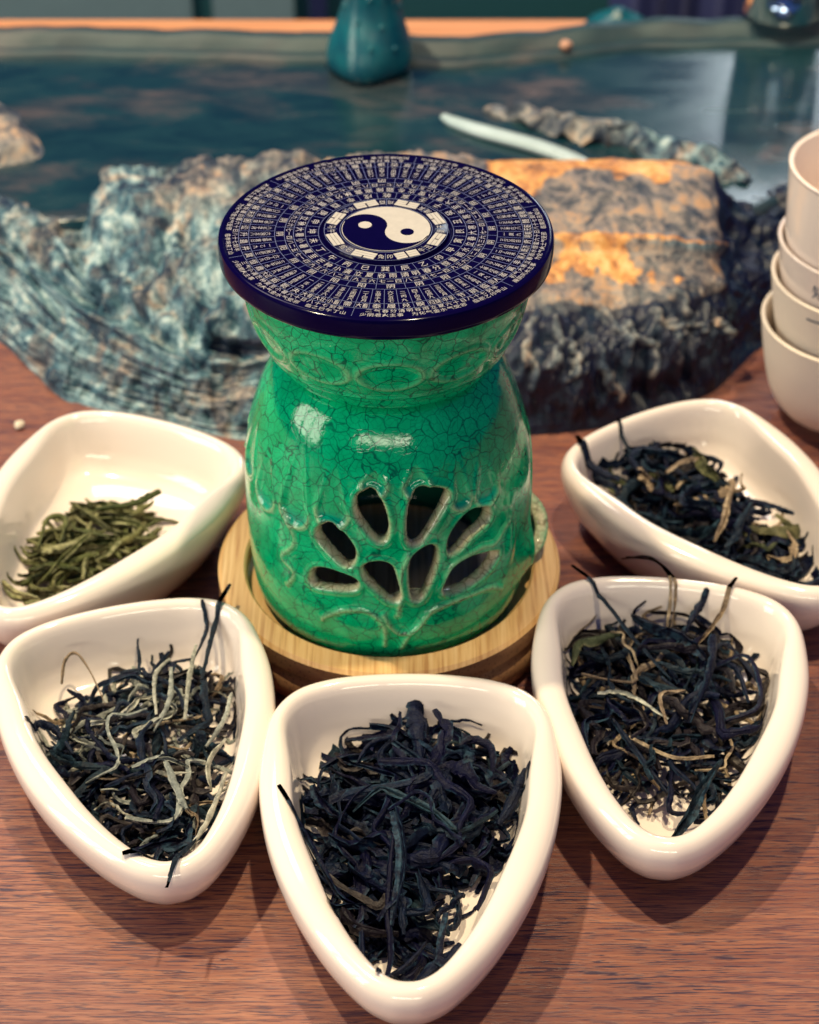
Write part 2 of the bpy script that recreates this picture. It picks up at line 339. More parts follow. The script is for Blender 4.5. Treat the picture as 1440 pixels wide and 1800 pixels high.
def body_grid(na, zi, off, inner=False):
    A = np.linspace(-math.pi, math.pi, na, endpoint=False); A = np.concatenate([A])
    A, Z = np.meshgrid(A, prof[zi, 1], indexing='ij'); R = np.broadcast_to(prof[zi, 0], A.shape).copy()
    dh, rel, thin, pool = body_fields(A, Z)
    deg = np.degrees(A)
    R = R + .80*np.exp(-((deg-14)/24)**2)*sm(2.1, 2.75, Z)*sm(4.6, 3.0, Z)
    keep = dh > (.05 if inner else -.20)
    if not inner:
        s = deg*K; eps = .02                        # fold the rim of each opening into the wall
        band = (dh < 0) & (dh > -.30)
        gs = np.zeros(A.shape); gz = np.zeros(A.shape)
        b = np.where(band)
        def D(x, z):
            d = np.full(x.shape, 9.0)
            for h in HOLES: d = np.minimum(d, polydist(x, z, h))
            return d-.10
        gs[b] = (D(s[b]+eps, Z[b])-D(s[b]-eps, Z[b]))/(2*eps); gz[b] = (D(s[b], Z[b]+eps)-D(s[b], Z[b]-eps))/(2*eps)
        mv = np.where(band, -dh+np.maximum(-.085-dh, 0)*1.8, 0); s2 = s+mv*gs; Z = Z+mv*gz; A = np.radians(s2/K)
        depth = np.where(dh < .10, .06*sm(.10, 0, dh), 0)+np.where(dh < 0, np.clip(-dh/.085, 0, 1)*.30, 0)
        R = R+rel-depth
        thin = np.where(dh < 0, np.maximum(thin, sm(-.12, -.05, dh)), thin)
    else:
        R = R-off
    V = np.stack([R*np.cos(A), R*np.sin(A), Z], -1)
    na_, nz = V.shape[:2]; kf = keep; F = []
    for f in gridF(na_, nz, True):
        if kf.flat[f[0]] and kf.flat[f[1]] and kf.flat[f[2]] and kf.flat[f[3]]: F.append(f[::-1] if not inner else f)
    F = np.array(F); used = np.unique(F); mp = -np.ones(na_*nz, int); mp[used] = np.arange(len(used))
    return V.reshape(-1, 3)[used], mp[F], thin.ravel()[used], pool.ravel()[used]
V1, F1, t1, p1 = body_grid(660, np.arange(300), 0)
V2, F2, t2, p2 = body_grid(360, np.arange(6, 300, 2), .33, True)
def orient(V, F): return F
F1 = F1[:, ::-1]
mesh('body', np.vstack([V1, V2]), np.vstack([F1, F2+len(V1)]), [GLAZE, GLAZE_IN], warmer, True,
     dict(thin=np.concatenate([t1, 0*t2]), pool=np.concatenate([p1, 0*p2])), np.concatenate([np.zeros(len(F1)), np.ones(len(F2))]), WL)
# upper bowl with a row of raised ovals
bp = catmull([(2.88, 10.16), (3.1, 10.18), (3.3, 10.34), (3.48, 10.68), (3.68, 11.1), (3.88, 11.6), (4.03, 12.2), (4.13, 12.8), (4.17, 13.35), (4.14, 13.5), (4.02, 13.54), (3.9, 13.45), (3.85, 13.0), (3.7, 12.2), (3.3, 11.3), (2.4, 10.9), (.8, 10.8), (.0, 10.8)], 150)
na = 420; A = np.linspace(-math.pi, math.pi, na, endpoint=False)
A2, _ = np.meshgrid(A, bp[:, 0], indexing='ij'); R2 = np.broadcast_to(bp[:, 0], A2.shape).copy(); Z2 = np.broadcast_to(bp[:, 1], A2.shape)
outer = (np.arange(150) < 72)[None, :]
sp = 360/12; ph = ((np.degrees(A2)+88+sp/2) % sp-sp/2)*math.pi/180*3.85
e = np.hypot(ph/.90, (Z2-11.78)/.52); d = (e-1)*.55
R2 += np.where(outer, .06*np.exp(-(d/.075)**2)-.05*sm(0, -.2, d), 0)+np.where(outer, .05*np.exp(-((Z2-10.85)/.06)**2), 0)
th2 = np.where(outer, .22*np.exp(-(d/.05)**2), 0)
V = np.stack([R2*np.cos(A2), R2*np.sin(A2), Z2+0*R2], -1).reshape(-1, 3)
mesh('upper_bowl', V, gridF(na, 150, True), GLAZE_UP, warmer, True, dict(thin=th2.ravel(), pool=0*th2.ravel()), None, WL)

# ------------------------------------------------------------------ bamboo coaster ring
ring = thing('wooden_coaster', 'round light bamboo coaster with recessed centre under the green warmer', 'coaster', (0, 0, 0))
V, F = lathe([(0, 1.0), (0, 1.5), (4.5, 1.5), (4.6, 1.56), (4.6, 2.05), (4.68, 2.13), (5.38, 2.13), (5.50, 2.03), (5.50, 1.45), (5.42, 1.36), (5.3, 1.36), (5.3, 1.0), (0, 1.0)], 128)
o = mesh('top_disc', V, F, [BAM, BAMS], ring, True)
o.data.polygons.foreach_set('material_index', np.array([1 if (7 <= (min(x % 13 for x in f)) <= 10) else 0 for f in F], np.int32))
V, F = lathe([(0, .05), (5.3, .05), (5.42, .2), (5.52, .5), (5.52, .95), (5.44, 1.1), (5.3, 1.3), (5.2, 1.3), (5.1, .9), (0, .9)], 128)
mesh('base_disc', V, F, BAMS, ring, True)
for o_ in ring.children:
    m_ = o_.modifiers.new('edge', 'EDGE_SPLIT'); m_.split_angle = math.radians(38)

# ------------------------------------------------------------------ lid with printed compass
LZ = 14.12; LR = 4.72
lid = thing('compass_lid', 'round black disc lid printed with cream compass characters and yin yang', 'lid', (0, 0, 13.5))
LL = (0, 0, 13.5)
def lpart(name, V, F, m, smooth=False): return mesh(name, V, F, m, lid, smooth, None, None, LL)
V, F = lathe([(0, 13.55), (4.3, 13.46), (4.60, 13.46), (4.68, 13.48), (4.73, 13.54), (4.74, 13.64), (4.74, 13.98), (4.71, 14.08), (4.65, LZ), (4.59, LZ), (4.57, LZ-.02), (1.86, LZ-.02), (1.83, LZ-.06), (1.79, LZ-.06), (1.76, LZ+.03), (1.72, LZ+.05), (0, LZ+.05)], 180)
o = lpart('disc', V, F, LID, True); m_ = o.modifiers.new('edge', 'EDGE_SPLIT'); m_.split_angle = math.radians(35)
LZ -= .02; T = LZ+.004; TB = LZ+.07+.004
glyphs = {}
def glyph(ch):
    if ch not in glyphs:
        cu = bpy.data.curves.new('glyph', 'FONT'); cu.body = ch; cu.resolution_u = 1; cu.size = 1.0; cu.offset = .004
        ob = bpy.data.objects.new('glyph', cu); C.objects.link(ob)
        me = ob.to_mesh(); n = len(me.vertices); v = np.zeros(n*3); me.vertices.foreach_get('co', v); v = v.reshape(-1, 3)[:, :2]
        f = [tuple(p.vertices) for p in me.polygons]
        ob.to_mesh_clear(); bpy.data.objects.remove(ob); bpy.data.curves.remove(cu)
        if n: lo, hi = v.min(0), v.max(0); v = v-np.array([.5*(lo[0]+hi[0]), .5*(max(hi[1], .8)+min(lo[1], -.05))])
        glyphs[ch] = (v, f)
    return glyphs[ch]
GV, GF = [], []
def put(ch, az, r, w_, h_, z=None):                 # upright when read from outside the disc at that angle
    v, f = glyph(ch)
    if not len(v): return
    a = math.radians(az); er = np.array([math.cos(a), math.sin(a)]); et = np.array([-math.sin(a), math.cos(a)])
    P = er[None]*(r-v[:, 1:2]*h_)+et[None]*(v[:, 0:1]*w_)
    b = sum(len(x) for x in GV)
    GV.append(np.column_stack([P, np.full(len(P), T if z is None else z)])); GF.extend([tuple(b+i for i in q) for q in f])
QV, QF = [], []
def quad(P, z=None):
    b = len(QV); QV.extend([(*p, T-.002 if z is None else z) for p in P]); QF.append(tuple(range(b, b+len(P))))
def circle(r, w_=.013, n=180, z=None):
    for k in range(n):
        a, b2 = 2*math.pi*k/n, 2*math.pi*(k+1)/n
        quad([(r*math.cos(a), r*math.sin(a)), ((r+w_)*math.cos(a), (r+w_)*math.sin(a)), ((r+w_)*math.cos(b2), (r+w_)*math.sin(b2)), (r*math.cos(b2), r*math.sin(b2))], z)
def spoke(az, r0, r1, w_=.012):
    a = math.radians(az); er = np.array([math.cos(a), math.sin(a)]); et = np.array([-math.sin(a), math.cos(a)])*w_/2
    quad([er*r0-et, er*r1-et, er*r1+et, er*r0+et])
r0, r1, r2, r3, r4, r5, r6, r7 = 1.90, 2.27, 2.60, 2.86, 3.13, 3.86, 4.14, 4.56
for r in (r0, r1, r2, r3, r4, r5, r6): circle(r)
M24 = '巽辰乙卯甲寅艮丑癸子壬亥乾戌辛酉庚申坤未丁午丙巳'
S24 = '谷雨 清明 春分 惊蛰 雨水 立春 大寒 小寒 冬至 大雪 小雪 立冬 霜降 寒露 秋分 白露 处暑 立秋 大暑 小暑 夏至 芒种 小满 立夏'.split()
TRI = ['七一四', '八二五', '七一四', '九三六', '八二五', '九三六']
for k in range(24):
    az = -90+15*k
    put(M24[k], az, (r0+r1)/2, .26, .27); spoke(az+7.5, r0, r1)
    for j, ch in enumerate(S24[k]): put(ch, az-3.6+5+7.2*j-3.6, (r1+r2)/2, .235, .26)
    spoke(az-7.5+3, r1, r4)
    for j, ch in enumerate(TRI[k % 6]): put(ch, az-4.6+3+4.6*j, (r2+r3)/2, .19, .20)
    put('阴阳'[(k//2) % 2] if k % 3 else '阴', az+3, (r3+r4)/2, .26, .23)
HEX = '泰 履 兑 睽 归妹 中孚 节 损 临 同人 革 离 丰 家人 既济 贲 明夷 无妄 随 噬嗑 震 益 屯 颐 复 坤 剥 比 观 豫 晋 萃 否 谦 艮 蹇 渐 小过 旅 咸 遁 师 蒙 坎 涣 解 未济 困 讼 升 蛊 井 巽 恒 鼎 大过 姤 乾 夬 大有 大壮 小畜 需 大畜'.split()
ST, BR, NU = '甲乙丙丁戊己庚辛壬癸', '子丑寅卯辰巳午未申酉戌亥', '一二三四五六七八九'
rng = random.Random(5)
for k in range(64):
    az = -93+360/64*k; spoke(az+360/128, r4, r6)
    col = [rng.choice(NU), ST[k % 10], BR[k % 12], rng.choice('日月木火金水'+NU)]
    if k % 7 == 2: col = [rng.choice('一二'), ST[k % 10], '九']
    for j, ch in enumerate(col): put(ch, az, r4+.10+(j+.5)*(r5-r4-.14)/len(col), .17, .155)
    hx = HEX[k]; hh = .26/len(hx)**.5
    for j, ch in enumerate(hx): put(ch, az+(j-(len(hx)-1)/2)*2.5, (r5+r6)/2, .24 if len(hx) == 1 else .165, .235)
SEC = [('二气春分清明谷雨立夏六十日八十七刻半', '少阴君火主事　为化气金水气受邪　临辰乙卯甲山'), ('初气大寒立春雨水惊蛰六十日八十七刻半', '厥阴风木主事　为化气火土气受邪　临寅艮丑癸山'),
       ('终气小雪大雪冬至小寒六十日八十七刻半', '太阳寒水主事　为化气木火气受邪　临子壬亥乾山'), ('五气秋分寒露霜降立冬六十日八十七刻半', '阳明燥金主事　为化气水木气受邪　临戌辛酉庚山'),
       ('四气大暑立秋处暑白露六十日八十七刻半', '太阴湿土主事　为化气金水气受邪　临申坤未丁山'), ('三气小满芒种夏至小暑六十日八十七刻半', '少阳相火主事　为火气金水气受邪　临乙巳午丁山')]
for k, (a_, b_) in enumerate(SEC):
    az0 = -101+60*k; spoke(az0, r6, r7)
    for j, ch in enumerate(a_): put(ch, az0+4+52.5*(j+.5)/len(a_), 4.245, .185, .175)
    for j, ch in enumerate(b_): put(ch, az0+2.5+55.5*(j+.5)/len(b_), 4.445, .185, .175)
# small characters between the trigrams
for k, ch in enumerate('卯兔丑牛子鼠亥猪酉鸡未羊午马巳蛇'):
    az = -90+22.5*2*(k//2)+(4.5 if k % 2 == 0 else -4.5)
    put(ch, az, 1.54, .19, .24, TB)
for k in range(8): 
    a = math.radians(-90+45*k); er = np.array([math.cos(a), math.sin(a)]); et = np.array([-math.sin(a), math.cos(a)])*.007
    quad([er*1.38-et, er*1.72-et, er*1.72+et, er*1.38+et], TB)
circle(1.29, .018, 120, TB); circle(1.735, .014, 120, TB)
lpart('lettering', np.vstack(GV), GF, PRINT2); lpart('dial_lines', np.array(QV), QF, LINE)
# eight trigrams (outer, middle, inner line; 1 whole, 0 broken)
def boxes(P, z0, z1):                                # prism from a convex outline
    n = len(P); V = [(*p, z0) for p in P]+[(*p, z1) for p in P]
    return V, [tuple(range(n, 2*n))]+[(i, (i+1) % n, n+(i+1) % n, n+i) for i in range(n)]
for az, pat in ((-67.5, '000'), (-112.5, '011'), (-157.5, '111'), (157.5, '010'), (112.5, '100'), (67.5, '001'), (22.5, '110'), (-22.5, '101')):
    a = math.radians(az); er = np.array([math.cos(a), math.sin(a)]); et = np.array([-math.sin(a), math.cos(a)]); Vt, Ft = [], []
    for j, cbit in enumerate(pat):
        rc = 1.645-.112*j; hw = .335; hh = .049
        for x0, x1 in (((-hw, hw),) if cbit == '1' else ((-hw, -.025), (.025, hw))):
            P = [er*(rc-hh)+et*x0, er*(rc-hh)+et*x1, er*(rc+hh)+et*x1, er*(rc+hh)+et*x0]
            v, f = boxes(P, TB-.01, TB+.008); b = len(Vt); Vt += v; Ft += [tuple(b+i for i in q) for q in f]
    lpart('trigram', Vt, Ft, PRINT)
RY = 1.25; ax = math.radians(-18)
def circ(cx, cy, r, n=48): return [(cx+r*math.cos(2*math.pi*k/n), cy+r*math.sin(2*math.pi*k/n)) for k in range(n)]
v, f = boxes(circ(0, 0, RY, 96), TB-.01, TB+.012); lpart('yin_yang_field', v, f, PRINT)
P = [(RY*.985*math.cos(t), RY*.985*math.sin(t)) for t in np.linspace(math.pi, 2*math.pi, 60)]
P += [(RY/2+RY/2*math.cos(t), RY/2*math.sin(t)) for t in np.linspace(0, -math.pi, 40)[1:]]
P = [p for p in P[:60]]+[(RY/2+RY/2*math.cos(t), -RY/2*math.sin(t)*-1) for t in np.linspace(0, -math.pi, 40)[1:]]
# dark half: lower half circle, minus the head on the right, plus the head on the left
P = [(RY*.985*math.cos(t), RY*.985*math.sin(t)) for t in np.linspace(math.pi, 2*math.pi, 60)]
P += [(RY/2+RY/2*math.cos(t), RY/2*math.sin(t)) for t in np.linspace(2*math.pi, math.pi, 40)[1:]]
P += [(-RY/2+RY/2*math.cos(t), RY/2*math.sin(t)) for t in np.linspace(0, math.pi, 40)[1:-1]]
rot = lambda q: (q[0]*math.cos(ax)-q[1]*math.sin(ax), q[0]*math.sin(ax)+q[1]*math.cos(ax))
P = [rot(q) for q in P]; n = len(P)
lpart('yin_half', [(*p, TB+.016) for p in P], [tuple(range(n))], LID)
v, f = boxes(circ(*rot((RY/2, 0)), .19), TB+.005, TB+.018); lpart('yin_dot', v, f, LID)
v, f = boxes(circ(*rot((-RY/2, 0)), .19), TB+.005, TB+.022); lpart('yang_dot', v, f, PRINT)

# ------------------------------------------------------------------ white porcelain tea dishes
half = [(0, 0), (1.3, -.06), (2.5, -.27), (3.45, -.74), (4.03, -1.65), (4.22, -3.0), (4.2, -4.6), (3.85, -6.5), (3.2, -8.3), (2.28, -9.95), (1.3, -11.15), (.58, -11.65), (0, -11.76)]
OUT = catmull(half+[(-x, y) for x, y in half[-2:0:-1]], 140, True); CEN = np.array([0, -5.4])
PR = catmull([(.0, .0), (.45, 0), (.69, .02), (.785, .2), (.87, .7), (.938, 1.3), (.983, 1.9), (1.0, 2.35), (.994, 2.68), (.972, 2.9), (.945, 2.98), (.918, 2.95), (.896, 2.8), (.876, 2.5), (.845, 1.92), (.81, 1.38), (.75, .96), (.62, .74), (.4, .63), (.2, .6), (.02, .6)], 84)
inner = PR[int(84*10.5/20):][::-1]
def lip_g(y): return .13*sm(-1.2, -4.5, y)+.06*sm(-5, -8, y)
def bowl_h(x, y):                                    # height of the inside surface at local x, y
    x = x/(1-lip_g(y)); dx, dy = x-CEN[0], y-CEN[1]; th = np.arctan2(dy, dx); to = np.arctan2(OUT[:, 1]-CEN[1], OUT[:, 0]-CEN[0]); ro = np.hypot(OUT[:, 0]-CEN[0], OUT[:, 1]-CEN[1])
    o_ = np.argsort(to); R_ = np.interp(th, to[o_], ro[o_], period=2*math.pi); s_ = np.hypot(dx, dy)/R_
    return s_, np.where(s_ < .915, np.interp(s_, inner[:, 0], inner[:, 1]), 3.0)
V = np.zeros((140, 84, 3)); sc_ = np.maximum(PR[:, 0], .004)
V[..., :2] = CEN+(OUT[:, None]-CEN)*sc_[None, :, None]; V[..., 2] = PR[:, 1]
V[..., 0] *= 1-sm(33, 51, np.arange(84.))[None]*lip_g(V[..., 1])
rr_ = np.linalg.norm(OUT-CEN, axis=1); V[..., 2] += (.10*sm(4.2, 6.5, rr_)*-1)[:, None]*sm(.8, 2.6, PR[:, 1])[None]
BF = [f[::-1] for f in gridF(140, 84, True)]
DISH = dict(front=((.72, -6.0), -.5, .995), lf=((-8.4, -2.85), 15.5, .955), rf=((8.9, -1.6), -7.5, .97), rr=((8.35, 7.25), 31, .95), lr=((-7.75, 6.9), -23, .955))
DL = dict(front='nearest white triangular dish, holding long black twisted leaves', lf='white triangular dish of dark leaves with silvery strands, a stem over its tip',
          rf='white triangular dish holding dark leaves with tan twigs, right of the nearest dish', rr='white triangular dish with dark broad leaves beside the cup stack', lr='white triangular dish holding flat olive green leaves')
dish0 = None
for k in ('front', 'lf', 'rf', 'rr', 'lr'):
    (x, y), rz, ks_ = DISH[k]
    if dish0 is None:
        dish0 = mesh('tea_dish', V.reshape(-1, 3), BF, PORC); d_ = dish0
    else:
        d_ = dish0.copy(); C.objects.link(d_)
    d_.location = (x*S, y*S, .002*S); d_.scale = (ks_,)*3; d_.rotation_euler = (0, 0, math.radians(rz))
    tag(d_, DL[k], 'dish', 'white porcelain tea dishes round the warmer')

# ------------------------------------------------------------------ tea leaves
def leaf_mesh(cl, width, thick, twist, rn, curl=.5, n=15, crumple=.35):
    P = catmull(cl, n); tg = np.gradient(P, axis=0); tg /= np.linalg.norm(tg, axis=1)[:, None]+1e-9
    u = np.linspace(0, 1, n); e0, e1_ = rn.uniform(.0, .30), rn.uniform(.0, .12); wv = width*(np.clip(np.sin(np.pi*(e0+(1-e0-e1_)*u)), 0.10, 1)**.7)*(1+crumple*np.array([rn.uniform(-1, 1) for _ in range(n)])*.6)
    a0 = rn.uniform(0, 6.28); wob = np.cumsum([rn.uniform(-.35, .35) for _ in range(n)])
    up = np.array([0, 0, 1.0]); V = []; A_ = []; pat = [rn.choice((-.5, .5)) for _ in range(6)]; pat[0] = pat[5] = .5
    for i in range(n):
        s1 = np.cross(tg[i], up); s1 = s1/np.linalg.norm(s1) if np.linalg.norm(s1) > .05 else np.array([1.0, 0, 0]); s2 = np.cross(s1, tg[i])
        an = a0*.35+twist*u[i]+wob[i]; e1 = s1*math.cos(an)+s2*math.sin(an); e2 = np.cross(tg[i], e1)
        w2 = wv[i]/2; t2_ = thick*(.6+.8*rn.random())
        for q, gv in zip((-1, -.6, -.2, .2, .6, 1), pat):
            V.append(P[i]+e1*q*w2*(1-.25*curl)*(1+crumple*rn.uniform(-.3, .3)*abs(q))+e2*(curl*w2*q*q+gv*(.05+.35*w2)+rn.uniform(-1, 1)*crumple*w2*.22)); A_.append(1.0 if gv > 0 else 0.0)
        for q in (.7, .2, -.2, -.7):
            V.append(P[i]+e1*q*w2*(1-.25*curl)+e2*(curl*w2*q*q-t2_)); A_.append(.2)
    m = 10; F = gridF(n, m, False, True); F += [tuple(range(m))[::-1], tuple((n-1)*m+i for i in range(m))]
    return np.array(V), F, A_
def inpoly(P):
    P = np.array(P); lo, hi = P.min(0), P.max(0)
    def f(rn):
        while True:
            x, y = rn.uniform(lo[0], hi[0]), rn.uniform(lo[1], hi[1])
            if polydist(np.array([x]), np.array([y]), P)[0] < 0: return x, y, -polydist(np.array([x]), np.array([y]), P)[0]
    return f
L_BLACK = m_leaf('black_tea_leaf', [(.0012, .001, .017), (.0025, .003, .025), (.006, .013, .034), (.002, .0015, .021)], .5)
L_DARK = m_leaf('dark_tea_leaf', [(.0022, .003, .020), (.006, .012, .028), (.014, .030, .040)], .5)
L_SILV = m_leaf('silver_tea_leaf', [(.20, .22, .21), (.36, .36, .31), (.46, .42, .34)], .6, (.6, .58, .48))
L_TAN = m_leaf('tan_tea_twig', [(.20, .14, .10), (.34, .24, .15), (.44, .33, .21)], .6, (.55, .43, .29))
L_OLIVE = m_leaf('olive_tea_leaf', [(.055, .07, .02), (.13, .14, .045), (.21, .20, .08), (.38, .35, .18)], .5, (.38, .36, .20))
L_GREEN = m_leaf('dark_green_tea_leaf', [(.05, .07, .04), (.12, .12, .05), (.17, .14, .07)], .5, (.2, .18, .09))
HEAP = dict(
 lf=[(-10.35, -7.0), (-9.77, -5.8), (-8.17, -4.94), (-6.9, -3.8), (-5.3, -4.05), (-4.7, -6.04), (-4.7, -8.38), (-4.85, -10.57), (-5.39, -12.0), (-6.7, -12.2), (-8.2, -10.7), (-9.25, -9.0)],
 front=[(-1.95, -11.19), (-2.1, -9.49), (-1.31, -8.61), (-.01, -7.47), (1.0, -6.9), (2.83, -7.6), (3.8, -9.05), (3.2, -10.99), (2.4, -12.81), (1.2, -14.2), (.2, -15.6), (-.38, -14.72), (-1.16, -13.2)],
 rf=[(5.7, -3.54), (6.75, -2.6), (8.24, -2.1), (10.15, -2.9), (11.0, -4.81), (10.57, -7.0), (9.59, -9.0), (8.41, -10.6), (7.28, -9.5), (6.24, -8.4), (5.75, -6.76)],
 rr=[(7.2, 5.9), (8.3, 6.7), (10.0, 7.0), (11.5, 5.7), (12.3, 3.9), (13.6, 2.0), (13.6, .2), (12.9, -.9), (11.6, .6), (10.0, 2.5), (7.9, 4.4)],
 lr=[(-11.9, 2.06), (-11.6, 2.67), (-10.83, 3.7), (-10.3, 4.3), (-9.3, 4.4), (-8.0, 3.7), (-7.5, 3.0), (-8.44, 1.76), (-9.67, -.1), (-10.73, -1.4), (-11.4, -.9), (-12.0, 0.0)])
L_BROWN = m_leaf('brown_black_tea_leaf', [(.006, .004, .012), (.022, .016, .020), (.05, .038, .032)], .5, (.10, .085, .075))
SPEC = dict(front=dict(n=200, L=(1.7, 4.4), w=(.13, .54), mats=[(L_BLACK, .76), (L_DARK, .18), (L_BROWN, .06)], T=1.5, tw=1.8),
            lf=dict(n=215, L=(1.3, 3.6), w=(.10, .36), mats=[(L_DARK, .42), (L_BLACK, .20), (L_BROWN, .12), (L_SILV, .20), (L_TAN, .06)], T=1.3, tw=2.2),
            rf=dict(n=165, L=(1.8, 4.6), w=(.11, .40), mats=[(L_DARK, .34), (L_BLACK, .24), (L_BROWN, .26), (L_TAN, .16)], T=1.3, tw=1.8),
            rr=dict(n=165, L=(1.4, 3.2), w=(.15, .54), mats=[(L_BLACK, .46), (L_DARK, .28), (L_BROWN, .15), (L_GREEN, .07), (L_TAN, .04)], T=1.5, tw=1.6),
            lr=dict(n=115, L=(1.7, 3.1), w=(.22, .38), mats=[(L_OLIVE, 1.0)], T=.9, tw=.8))
HLAB = dict(front=('heap of long black twisted tea leaves in the nearest dish', 'tea leaves'), lf=('heap of dark tea leaves streaked with silvery curled strands', 'tea leaves'),
            rf=('loose heap of dark tea leaves and tan twigs with one long thin stem', 'tea leaves'), rr=('heap of dark broad tea leaves with brown green pieces beside the cup stack', 'tea leaves'), lr=('small heap of flat olive green tea leaves', 'tea leaves'))
